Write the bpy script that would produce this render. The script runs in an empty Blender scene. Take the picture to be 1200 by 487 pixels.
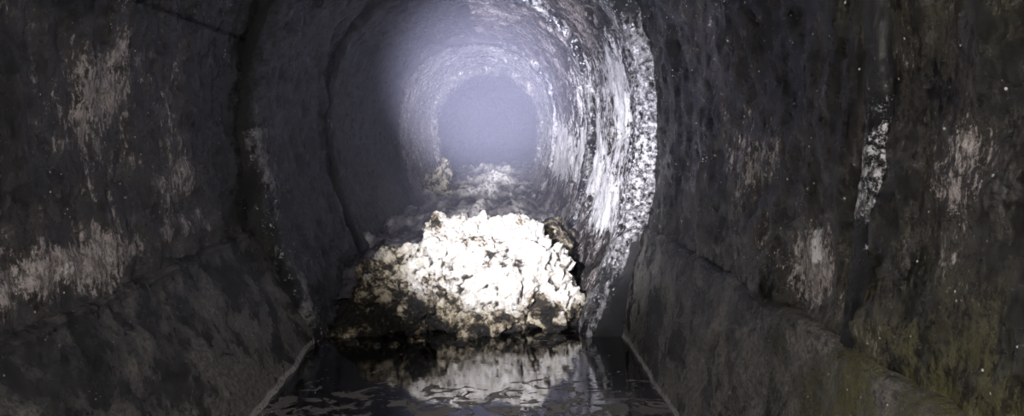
import bpy, bmesh, math, random
from mathutils import Vector, noise
random.seed(4)
S=bpy.context.scene
S.view_settings.view_transform='Standard'
w=bpy.data.worlds.new("World"); S.world=w; w.use_nodes=True
w.node_tree.nodes['Background'].inputs[0].default_value=(0.5,0.5,0.7,1)
w.node_tree.nodes['Background'].inputs[1].default_value=0.0

# ---------------------------------------------------------------- materials
class NT:
    def __init__(s,name):
        s.m=bpy.data.materials.new(name); s.m.use_nodes=True
        s.t=s.m.node_tree; s.n=s.t.nodes; s.l=s.t.links
        s.b=s.n['Principled BSDF']; s.out=s.n['Material Output']
        s.tc=s.n.new('ShaderNodeTexCoord')
    def mapc(s,scale,loc=(0,0,0)):
        m=s.n.new('ShaderNodeMapping'); m.inputs['Scale'].default_value=scale; m.inputs['Location'].default_value=loc
        s.l.new(s.tc.outputs['Object'],m.inputs[0]); return m.outputs[0]
    def noise(s,vec,scale,detail=6,rough=.6,dist=0):
        n=s.n.new('ShaderNodeTexNoise'); n.inputs['Scale'].default_value=scale
        n.inputs['Detail'].default_value=detail; n.inputs['Roughness'].default_value=rough
        n.inputs['Distortion'].default_value=dist
        s.l.new(vec,n.inputs['Vector']); return n.outputs[0]
    def voro(s,vec,scale,feat='F1'):
        n=s.n.new('ShaderNodeTexVoronoi'); n.feature=feat; n.inputs['Scale'].default_value=scale
        s.l.new(vec,n.inputs['Vector']); return n.outputs['Distance']
    def ramp(s,f,a,b,va=0.,vb=1.):
        n=s.n.new('ShaderNodeMapRange'); n.interpolation_type='SMOOTHSTEP'
        n.inputs[1].default_value=a; n.inputs[2].default_value=b; n.inputs[3].default_value=va; n.inputs[4].default_value=vb
        s.l.new(f,n.inputs[0]); return n.outputs[0]
    def math(s,op,a,b):
        n=s.n.new('ShaderNodeMath'); n.operation=op
        for i,v in enumerate((a,b)):
            if isinstance(v,(int,float)): n.inputs[i].default_value=v
            else: s.l.new(v,n.inputs[i])
        return n.outputs[0]
    def mix(s,f,a,b):
        n=s.n.new('ShaderNodeMix'); n.data_type='RGBA'
        if isinstance(f,(int,float)): n.inputs[0].default_value=f
        else: s.l.new(f,n.inputs[0])
        for i,v in ((6,a),(7,b)):
            if isinstance(v,tuple): n.inputs[i].default_value=(*v,1)
            else: s.l.new(v,n.inputs[i])
        return n.outputs[2]
    def attr(s,name):
        n=s.n.new('ShaderNodeAttribute'); n.attribute_name=name; return n.outputs['Fac']
    def sep(s):
        n=s.n.new('ShaderNodeSeparateXYZ'); s.l.new(s.tc.outputs['Object'],n.inputs[0]); return n.outputs
    def bump(s,h,strength,dist,prev=None):
        n=s.n.new('ShaderNodeBump'); n.inputs['Strength'].default_value=strength; n.inputs['Distance'].default_value=dist
        s.l.new(h,n.inputs['Height'])
        if prev is not None: s.l.new(prev,n.inputs['Normal'])
        return n.outputs[0]
    def fin(s,col,rough,norm=None,spec=.5):
        if isinstance(col,tuple): s.b.inputs['Base Color'].default_value=(*col,1)
        else: s.l.new(col,s.b.inputs['Base Color'])
        if isinstance(rough,(int,float)): s.b.inputs['Roughness'].default_value=rough
        else: s.l.new(rough,s.b.inputs['Roughness'])
        if norm is not None: s.l.new(norm,s.b.inputs['Normal'])
        s.b.inputs['Specular IOR Level'].default_value=spec
        return s.m

def wall_mat():
    t=NT('wet_grimy_masonry')
    st=t.mapc((6,6,2.0)); iso=t.mapc((1,1,1)); st2=t.mapc((1,1,.40))
    streak=t.noise(st,2.2,9,.74,.3)
    blot=t.noise(iso,11,10,.82,.2)
    large=t.noise(t.mapc((1,1,.6),(4,2,1)),3.2,4,.6,.3)
    grain=t.noise(st2,80,5,.8)
    patch=t.attr('patch')
    s=t.math('ADD',t.math('ADD',t.math('MULTIPLY',streak,.30),t.math('MULTIPLY',blot,.42)),t.math('MULTIPLY',grain,.28))
    s2=t.math('ADD',t.math('ADD',s,t.math('MULTIPLY',patch,.10)),t.math('MULTIPLY',t.math('SUBTRACT',large,.5),.34))
    f=t.ramp(s2,.545,.595)
    base=t.mix(t.ramp(s2,.42,.53),(.0012,.0012,.0015),(.036,.032,.030))
    pale=t.mix(t.ramp(grain,.40,.62),(.13,.11,.105),(.52,.47,.455))
    c=t.mix(f,base,pale)
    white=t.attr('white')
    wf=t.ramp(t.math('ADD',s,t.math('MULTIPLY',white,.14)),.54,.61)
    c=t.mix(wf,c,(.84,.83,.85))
    green=t.attr('green')
    c=t.mix(t.math('MULTIPLY',green,t.ramp(s,.43,.57)),c,(.135,.13,.045))
    v=t.voro(iso,42); sp=t.math('MULTIPLY',t.ramp(v,.15,.08),t.ramp(t.noise(iso,17,3),.54,.60))
    c=t.mix(sp,c,(.75,.73,.70))
    ro=t.ramp(t.noise(iso,14,4),.35,.65,.10,.32)
    n=t.bump(streak,.8,.035)
    n=t.bump(t.noise(iso,38,8,.75),1.,.018,n)
    n=t.bump(t.noise(iso,110,4,.75),1.,.008,n)
    m=t.fin(c,ro,n,.8)
    t.b.inputs['Coat Weight'].default_value=.1; t.b.inputs['Coat Roughness'].default_value=.1
    return m
def ring_mat():
    t=NT('wet_encrusted_joint')
    iso=t.mapc((1,1,1)); st=t.mapc((1,1,.4))
    a=t.noise(iso,34,9,.78); b=t.noise(st,8,6,.65)
    w_=t.attr('white')
    f=t.ramp(t.math('ADD',b,t.math('MULTIPLY',w_,.16)),.50,.64)
    c=t.mix(f,(.012,.012,.014),(.24,.235,.24))
    c=t.mix(t.ramp(t.math('ADD',a,t.math('MULTIPLY',w_,.10)),.59,.68),c,(.78,.77,.80))
    c=t.mix(t.ramp(a,.50,.42),c,(.008,.008,.008))
    n=t.bump(a,1.,.028); n=t.bump(t.noise(iso,120,4,.7),.9,.007,n)
    return t.fin(c,t.ramp(b,.4,.6,.07,.22),n,1.)
def bench_mat():
    t=NT('stained_concrete_bench')
    iso=t.mapc((1,1,1)); st=t.mapc((1.5,1.5,1))
    big=t.noise(st,4,8,.72,.4); fine=t.noise(iso,60,6,.8)
    mixn=t.math('ADD',t.math('MULTIPLY',big,.65),t.math('MULTIPLY',fine,.35))
    c=t.mix(t.ramp(fine,.40,.62),(.022,.020,.018),(.18,.166,.148))
    z=t.sep()[2]
    dk=t.math('ADD',mixn,t.ramp(z,.05,.50,-.025,.03))
    c=t.mix(t.ramp(dk,.500,.53),c,(.005,.005,.005))
    c=t.mix(t.math('MULTIPLY',t.attr('green'),t.ramp(mixn,.43,.57)),c,(.13,.125,.045))
    edge=t.ramp(z,.03,.018)
    c=t.mix(t.math('MULTIPLY',edge,t.ramp(fine,.36,.50)),c,(.34,.33,.32))
    v=t.voro(iso,50); sp=t.math('MULTIPLY',t.ramp(v,.15,.08),t.ramp(t.noise(iso,17,3),.55,.62))
    c=t.mix(sp,c,(.6,.57,.52))
    n=t.bump(fine,1.,.014); n=t.bump(big,.7,.03,n)
    return t.fin(c,t.ramp(big,.45,.6,.4,.14),n,.9)
def fat_mat():
    t=NT('congealed_fat')
    iso=t.mapc((1,1,1))
    a=t.noise(iso,7,8,.7,.4); b=t.noise(iso,34,7,.75)
    dirt=t.attr('dirt')
    s=t.math('ADD',t.math('ADD',t.math('MULTIPLY',a,.65),t.math('MULTIPLY',b,.35)),t.math('MULTIPLY',dirt,.13))
    c=t.mix(t.ramp(b,.38,.60),(.44,.40,.33),(.86,.84,.82))
    c=t.mix(t.ramp(dirt,.2,1.1),c,(.48,.43,.31))
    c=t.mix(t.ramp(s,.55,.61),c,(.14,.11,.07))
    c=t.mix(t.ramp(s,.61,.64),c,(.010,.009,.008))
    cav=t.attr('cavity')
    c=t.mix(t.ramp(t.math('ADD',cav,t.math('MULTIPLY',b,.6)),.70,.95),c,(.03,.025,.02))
    n=t.bump(a,.8,.06); n=t.bump(b,1.,.025,n); n=t.bump(t.noise(iso,130,4,.7),.8,.006,n)
    return t.fin(c,t.ramp(b,.4,.6,.35,.65),n,.5)
def debris_mat():
    t=NT('silt_and_fat_debris')
    iso=t.mapc((1,.6,1))
    a=t.noise(iso,5,8,.7); b=t.noise(iso,25,6,.7)
    c=t.mix(t.ramp(a,.45,.58),(.02,.018,.018),(.16,.145,.14))
    c=t.mix(t.math('MULTIPLY',t.attr('patch'),t.ramp(b,.36,.54)),c,(.75,.72,.70))
    n=t.bump(b,.9,.04)
    return t.fin(c,.4,n,.5)
def water_mat():
    t=NT('black_sewer_water')
    iso=t.mapc((1,1.6,1))
    rip=t.noise(iso,5,3,.5,.3)
    fine=t.noise(iso,22,5,.6,.5)
    y=t.sep()[1]
    near=t.ramp(y,2.62,2.25)
    scum=t.ramp(t.math('ADD',t.noise(iso,9,8,.68,.8),t.math('MULTIPLY',near,.12)),.62,.65)
    c=t.mix(scum,(.003,.003,.003),(.08,.068,.058))
    n=t.bump(rip,.015,.05)
    n=t.bump(fine,.03,.01,n)
    n=t.bump(t.math('MULTIPLY',scum,t.noise(iso,60,5,.7)),.8,.012,n)
    m=t.fin(c,t.ramp(scum,0,1,.01,.3),n,.5)
    t.b.inputs['IOR'].default_value=2.6
    return m
M_wall=wall_mat(); M_ring=ring_mat(); M_bench=bench_mat(); M_fat=fat_mat(); M_deb=debris_mat(); M_wat=water_mat()

# ---------------------------------------------------------------- helpers
def catmull(P,n):
    P=[Vector(p) for p in P]
    P=[2*P[0]-P[1]]+P+[2*P[-1]-P[-2]]
    out=[]
    seg=len(P)-3
    for i in range(seg):
        a,b,c,d=P[i:i+4]
        k=max(2,int(n*(c-b).length))
        for j in range(k):
            t=j/k
            out.append(.5*((2*b)+(c-a)*t+(2*a-5*b+4*c-d)*t*t+(3*b-a-3*c+d)*t**3))
    out.append(P[-2]); return out
def bend(y):
    return 0. if y<3.05 else .30*((y-3.05)/8)**2
def fr(x,y,z,o=5,H=.8): return noise.fractal(Vector((x,y,z)),H,2.1,o)
def add_attr(me,name,vals):
    a=me.attributes.new(name,'FLOAT','POINT'); a.data.foreach_set('value',vals)
def mkobj(name,verts,faces,mat,smooth=True,attrs={},fixn=False):
    me=bpy.data.meshes.new(name); me.from_pydata([tuple(v) for v in verts],[],faces); me.update()
    for k,v in attrs.items(): add_attr(me,k,v)
    if fixn:
        bm=bmesh.new(); bm.from_mesh(me); bmesh.ops.recalc_face_normals(bm,faces=bm.faces)
        if bm.calc_volume(signed=True)<0: bmesh.ops.reverse_faces(bm,faces=bm.faces)
        bm.to_mesh(me); bm.free()
    if smooth: me.polygons.foreach_set('use_smooth',[True]*len(me.polygons))
    me.materials.append(mat)
    o=bpy.data.objects.new(name,me); S.collection.objects.link(o); return o
def gridfaces(ny,nx,closed=False):
    F=[]
    for i in range(ny-1):
        for j in range(nx-1 if not closed else nx):
            k=(j+1)%nx
            F.append((i*nx+j,i*nx+k,(i+1)*nx+k,(i+1)*nx+j))
    return F
def G(d2): return math.exp(-d2)
# mineral staining zones on the walls  (side, y, z, ry, rz, strength)
PATCH=[(1,1.05,1.0,.10,.14,1.2),(1,.98,.82,.08,.1,.7),(1,1.97,1.02,.3,.13,.9),(1,1.5,.76,.10,.12,1.5),(1,1.72,.72,.3,.1,.9),(1,1.3,.62,.15,.08,.8),
       (-1,1.95,1.2,.25,.16,1.1),(-1,1.7,.70,.5,.09,1.5),(-1,2.4,.92,.3,.12,.8),(-1,1.42,.80,.16,.12,.8),(-1,1.35,1.4,.2,.15,.7),
       (-1,2.5,.7,.3,.08,.9)]
WHITE=[(3.9,.55,.5,.25,1.),(4.7,.9,.6,.35,1.3),(3.6,1.2,.5,.5,1.),(6.5,.8,1.5,.4,1.2),(8.5,.9,1.5,.5,1.),(5.0,1.5,1.5,.3,.8)]  # right inner wall: pale runs, with wet highlights painted in as white
def whiteval(x,y,z):
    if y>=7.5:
        return .3+.2*(x>0)-(.5 if z<.5 else 0)-1.8*(y>11.4)  # lit annulus of the far walls put into the colour, darkness beyond too
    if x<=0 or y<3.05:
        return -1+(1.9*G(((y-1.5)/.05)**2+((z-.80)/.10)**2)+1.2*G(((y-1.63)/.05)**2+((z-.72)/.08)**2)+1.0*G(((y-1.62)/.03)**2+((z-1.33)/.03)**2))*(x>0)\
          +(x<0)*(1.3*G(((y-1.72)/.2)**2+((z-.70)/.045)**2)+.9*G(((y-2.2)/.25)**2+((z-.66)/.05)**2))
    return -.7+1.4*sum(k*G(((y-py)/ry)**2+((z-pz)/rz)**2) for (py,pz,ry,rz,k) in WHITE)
def patchval(x,y,z):
    s=1 if x>0 else -1; v=0
    for (ps,py,pz,ry,rz,k) in PATCH:
        if ps==s: v+=k*G(((y-py)/ry)**2+((z-pz)/rz)**2)
    if y<3.05: v-=.38+.5*G(((y-2.9)/.35)**2)
    elif y<7.5: v+=(.4 if x>0 else -1.)  # right lighter, left darker: uneven lamp light put into the wall tone
    else: v+=.9-2.5*(y>11.4)  # far stretch paled as if lit, darkened beyond where light falls off
    return v
def greenval(x,y,z):
    return .9*G(((y-1.0)/.42)**2+((z-.5)/.26)**2)*(x>0)+.75*G(((y-1.15)/.3)**2+((z-1.75)/.35)**2)

# half profiles (x,z) floor->crown
RING=[(.67,-.12),(.70,0),(.88,.45),(.955,.8),(.985,1.15),(.93,1.48),(.806,1.745),(.57,1.97),(.29,2.10),(0,2.14)]
PA=[(.99,.35),(1.01,.6),(1.025,.85),(1.03,1.15),(.975,1.5),(.85,1.79),(.61,2.02),(.31,2.16),(0,2.2)]
PB=[(.72,-.12),(.75,0),(.925,.45),(1.0,.8),(1.025,1.15),(.97,1.5),(.845,1.78),(.60,2.01),(.31,2.15),(0,2.19)]
def disp(p,y,amp):
    x,z=p
    d=(Vector((x,z))-Vector((0,1.1))).normalized()
    k=amp*(fr(x*3,y*3,z*1.6,4)*.6+fr(x*11,y*11,z*7,4)*.40)
    k-=amp*.7*max(0,noise.noise(Vector((x*9,y*14,z*1.2))))**1.5
    return Vector((x,z))+d*k
def shell(name,prof,zlo,zhi,side,ys,amp,dens):
    half=catmull(prof,dens)
    if side=='top':
        pts=[p for p in half if p.y>=zhi-1e-6]
        pts=[Vector((-p.x,p.y)) for p in pts]+[p for p in reversed(pts[:-1])]
    else:
        pts=[p for p in half if p.y<=zhi+.03]
        if side=='left': pts=[Vector((-p.x,p.y)) for p in pts]
    V=[];pa=[];gr=[];wh=[]
    for y in ys:
        for p in pts:
            q=disp(p,y,amp)
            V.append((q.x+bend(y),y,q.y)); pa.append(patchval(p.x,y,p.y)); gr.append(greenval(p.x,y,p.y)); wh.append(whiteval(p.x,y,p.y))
    return V,gridfaces(len(ys),len(pts)),pa,gr,wh
def frange(a,b,s):
    n=int(round((b-a)/s)); return [a+(b-a)*i/n for i in range(n+1)]
ysA=frange(-1.2,.6,.08)[:-1]+frange(.6,3.05,.014)
ysB=frange(3.05,6,.025)[:-1]+frange(6,12,.06)[:-1]+frange(12,32,.4)
for side,nm in (('left','wall_left'),('right','wall_right'),('top','ceiling')):
    V1,F1,p1,g1,w1=shell(nm,PA,0,1.5,side,ysA,.04,62)
    V2,F2,p2,g2,w2=shell(nm,PB,0,1.5,side,ysB,.045,30)
    n=len(V1)
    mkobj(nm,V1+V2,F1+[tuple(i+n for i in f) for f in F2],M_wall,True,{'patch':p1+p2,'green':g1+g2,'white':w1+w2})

def ring(y0,width,prof,depth,amp,wf,name='joint_ring',outer=.12,face=-1.1,mat=None):
    half=catmull(prof,60)
    inner=[Vector((-p.x,p.y)) for p in half]+[p for p in reversed(half[:-1])]
    c=Vector((0,1.1))
    sec=[]
    k=12
    sec.append((outer,0)); sec.append((outer*.5,0)); sec.append((.05,0)); sec.append((.025,0))
    for i in range(k+1):
        a=math.pi*i/k
        sec.append((-depth*math.sin(a)*1.0, width*(.5-.5*math.cos(a))))
    sec.append((.03,width)); sec.append((outer,width))
    V=[];pa=[]
    for p in inner:
        d=(p-c).normalized()
        for (o,dy) in sec:
            y=y0+dy
            q=p+d*o
            kk=amp*(fr(q.x*9,y*9,q.y*9,4)*.7+fr(q.x*30,y*30,q.y*30,3)*.5)
            q=q+d*kk
            V.append((q.x+bend(y),y+kk*.6,q.y)); pa.append(wf(q.x,q.y) if (o<.04 or q.x>0 and q.y>.5 or face>0) else face)
    return mkobj(name,V,gridfaces(len(inner),len(sec)),mat or M_ring,True,{'white':pa,'patch':[max(0,v) for v in pa]})
def main_w(x,z):
    if x<0: return -.7 if z>1.1 else .1
    return 1.15*G(((z-1.0)/.65)**2)-.15
ring(3.0,.24,RING,.045,.02,main_w,outer=.38)
ring(1.27,.07,PA,.02,.016,lambda x,z:(1.8*G(((z-1.0)/.20)**2)-.8 if x>0 else -1),outer=.03)
ring(4.6,.14,RING,.012,.025,lambda x,z:-.9 if x<.3 else .4,outer=.07)
ring(7.5,.14,RING,.02,.025,lambda x,z:-.4 if x<.3 else .3,outer=.07)
ring(11.0,.4,[(x*.96,z if z<1 else 1+(z-1)*.91) for x,z in RING],.04,.05,lambda x,z:.05+.2*fr(x*3,z*3,0,3) if z>.5 else -.5,outer=.22,face=1,mat=M_wall)  # far ring kept pale, part of the lit annulus painted in colour

def bench(name,side,xf):
    prof=[(xf-.03,-.15),(xf,0),(xf+(.965-xf)*.5,.28),(.965,.545),(.975,.575),(.995,.592),(1.06,.60)]
    pts=catmull(prof,75); ys=frange(-1.2,.6,.08)[:-1]+frange(.6,3.03,.02)
    V=[];gr=[]
    for y in ys:
        for p in pts:
            k=.014*fr(p.x*4,y*4*1.0,p.y*4,4)+.006*fr(y*20,p.y*20,side,3)
            V.append((side*(p.x+k),y,p.y+(.012*fr(y*5,side*3,0,4) if p.y>.5 else 0))); gr.append(greenval(side*p.x,y,p.y))
    mkobj(name,V,gridfaces(len(ys),len(pts)),M_bench,True,{'green':gr})
bench('concrete_bench',1,.885); bench('concrete_bench',-1,.715)

def plane(name,x0,x1,y0,y1,z,mat):
    return mkobj(name,[(x0,y0,z),(x1,y0,z),(x1,y1,z),(x0,y1,z)],[(0,1,2,3)],mat)
plane('floor',-1.1,3.2,-1.2,32,-.12,M_deb)
plane('sewer_water',-.9,.93,-1.2,3.9,0,M_wat)
mkobj('wall_back',[(-1.3,-1.2,-.2),(1.3,-1.2,-.2),(1.3,-1.2,2.4),(-1.3,-1.2,2.4)],[(0,1,2,3)],M_wall)

V=[];pa=[]
ys=frange(3.7,16,.04); xs=frange(-.95,.95,.02)
def bed(x,y):
    h=.10+.08*fr(x*1.5,y*1.1,3,4)+.07*abs(fr(x*6,y*5,1,5))
    for (yy,a) in ((4.8,.14),(6.0,.16),(7.6,.17),(9.5,.20),(12,.25)):
        s=y-yy-.15*math.sin(x*2.5+yy)-.1*noise.noise(Vector((x*5,yy,0)))
        h+=a*math.exp(-((x-.1)/.6)**2)*math.exp(-(s/.22)**2 if s<0 else -(s/.5)**2)
    h+=.12*max(0,noise.noise(Vector((x*4,y*3,5))))
    return h*min(1,(y-3.6)/.6)
for y in ys:
    for x in xs:
        z=bed(x,y)
        V.append((x+bend(y),y,z))
        pa.append(max(0,min(1,(z-.14)*5+fr(x*5,y*4,8,4)*.9)) if y>8.5 else max(0,min(.8,(z-.18)*4+fr(x*7,y*5,8,4)*.9)))
mkobj('silt_debris_bed',V,gridfaces(len(ys),len(xs)),M_deb,True,{'patch':pa})

# ---------------------------------------------------------------- fatberg masses
def lumps(name,blobs,vox,amp,dirtf,mat=M_fat,zmin=-.1):
    bm=bmesh.new()
    for (c,r) in blobs:
        g=bmesh.ops.create_icosphere(bm,subdivisions=4,radius=1)
        for v in g['verts']:
            v.co=Vector((v.co.x*r[0]+c[0],v.co.y*r[1]+c[1],v.co.z*r[2]+c[2]))
    me=bpy.data.meshes.new('t'); bm.to_mesh(me); bm.free()
    o=bpy.data.objects.new('t',me); S.collection.objects.link(o)
    md=o.modifiers.new('r','REMESH'); md.mode='VOXEL'; md.voxel_size=vox
    bpy.context.view_layer.update()
    ev=o.evaluated_get(bpy.context.evaluated_depsgraph_get())
    m2=bpy.data.meshes.new_from_object(ev)
    bpy.data.objects.remove(o)
    N=[v.normal.copy() for v in m2.vertices]
    cav=[]
    for v,n in zip(m2.vertices,N):
        p=v.co.copy()
        d=fr(p.x*4,p.y*4,p.z*4,3)*1.1
        q=p+Vector((fr(p.x*8,p.y*8,p.z*8,3),fr(p.y*8,p.z*8,p.x*8,3),fr(p.z*8,p.x*8,p.y*8,3)))*.06
        vo=noise.voronoi(q*5.5)[0]; e1=(vo[1]-vo[0]); d+=(min(e1,.45)-.25)*1.5
        vo=noise.voronoi(q*15+Vector((3,1,2)))[0]; e2=(vo[1]-vo[0]); d+=(min(e2,.35)-.2)*.45
        f=fr(p.x*18,p.y*18,p.z*18,6,.6); d+=f*.34
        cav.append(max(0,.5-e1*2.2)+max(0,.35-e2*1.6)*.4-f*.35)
        v.co=p+n*d*amp
        if v.co.z<zmin: v.co.z=zmin
    m2.update()
    add_attr(m2,'dirt',[dirtf(v.co) for v in m2.vertices])
    add_attr(m2,'cavity',cav)
    m2.polygons.foreach_set('use_smooth',[True]*len(m2.polygons))
    m2.materials.clear(); m2.materials.append(mat); m2.name=name
    ob=bpy.data.objects.new(name,m2); S.collection.objects.link(ob); return ob
def dfat(p):
    l=1/(1+math.exp((p.x+.16+.08*fr(p.x*5,p.z*5,1,3))/.05))
    return max(0,min(1.3,l*.6+1.0*math.exp(-((p.z-.0)/.19)**2)+.4*fr(p.x*4,p.y*4,p.z*4+7,3)))
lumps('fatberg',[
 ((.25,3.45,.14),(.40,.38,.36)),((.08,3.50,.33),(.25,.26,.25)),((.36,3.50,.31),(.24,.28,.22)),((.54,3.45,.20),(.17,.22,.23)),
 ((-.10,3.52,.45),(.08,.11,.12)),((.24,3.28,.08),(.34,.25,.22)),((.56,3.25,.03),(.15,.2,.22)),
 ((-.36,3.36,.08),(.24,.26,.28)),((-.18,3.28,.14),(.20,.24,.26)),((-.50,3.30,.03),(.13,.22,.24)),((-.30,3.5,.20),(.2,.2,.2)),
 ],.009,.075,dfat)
lumps('fat_deposit',[((-.36,8.0,.44),(.10,.15,.2)),((-.44,8.1,.26),(.16,.25,.2)),((-.28,7.95,.26),(.1,.15,.12))],.02,.08,lambda p:.7)
lumps('fat_deposit',[((.62,4.0,.20),(.12,.25,.22)),((.68,4.3,.17),(.15,.3,.25))],.02,.06,lambda p:1.)
lumps('fat_deposit',[((.10,10.3,.17),(.30,.3,.07)),((.5,10.0,.15),(.35,.25,.07)),((.35,9.0,.14),(.2,.2,.07)),((-.05,8.9,.13),(.16,.2,.07))],.022,.06,lambda p:.7)
lumps('grease_fragments',[((random.uniform(-.6,.65),2.98+random.uniform(-.06,.05),-.002),(random.uniform(.015,.04),.03,random.uniform(.01,.025))) for i in range(16)],.007,.02,lambda p:1.2,zmin=-.02)

# ---------------------------------------------------------------- mist hanging in the barrel
half=catmull([(x*.985,z if z>0 else .01) for x,z in RING[1:]],8)
pts=[Vector((-p.x,p.y)) for p in half]+[p for p in reversed(half[:-1])]
ys=frange(3.6,11.2,.8); n=len(pts)
V=[(p.x+bend(y),y,p.y) for y in ys for p in pts]
F=gridfaces(len(ys),n,True)+[tuple(range(n)),tuple(reversed(range((len(ys)-1)*n,len(ys)*n)))]
mm=bpy.data.materials.new('mist'); mm.use_nodes=True; nt=mm.node_tree; nt.nodes.clear()
o_=nt.nodes.new('ShaderNodeOutputMaterial'); vs=nt.nodes.new('ShaderNodeVolumeScatter')
vs.inputs['Color'].default_value=(.72,.74,1,1); vs.inputs['Density'].default_value=.045
nt.links.new(vs.outputs[0],o_.inputs['Volume'])
mkobj('mist',V,F,mm,False,fixn=True)

# ---------------------------------------------------------------- lights (inspection head lamps and one added far spot)
def spot(name,loc,tgt,e,ang,blend,size,col):
    l=bpy.data.lights.new(name,'SPOT'); l.energy=e; l.spot_size=math.radians(ang); l.spot_blend=blend; l.shadow_soft_size=size; l.color=col
    o=bpy.data.objects.new(name,l); o.location=loc
    o.rotation_euler=(Vector(tgt)-Vector(loc)).to_track_quat('-Z','Y').to_euler(); S.collection.objects.link(o)
spot('inspection_lamp_beam',(-.35,.1,1.3),(.34,3.3,.68),1700,33,1,.03,(.98,.96,1))
spot('added_throw_spot',(-.05,.1,1.35),(.42,8,1.48),11500,22,1,.03,(.86,.85,1))  # extra spot, added to brighten the far walls and the mist
spot('inspection_lamp_spill',(-.35,.1,1.3),(.85,5,1.25),1150,50,1,.03,(.86,.86,1))
spot('inspection_lamp_flood',(.05,.0,1.2),(.14,3,1.0),120,150,.6,.05,(1,.94,.89))

cam=bpy.data.cameras.new('camera'); cam.sensor_width=36; cam.lens=21; cam.clip_start=.02
co=bpy.data.objects.new('camera',cam); S.collection.objects.link(co)
co.location=(.14,0,1.1)
co.rotation_euler=(math.radians(90-7.77),0,math.radians(-3.1))
S.camera=co
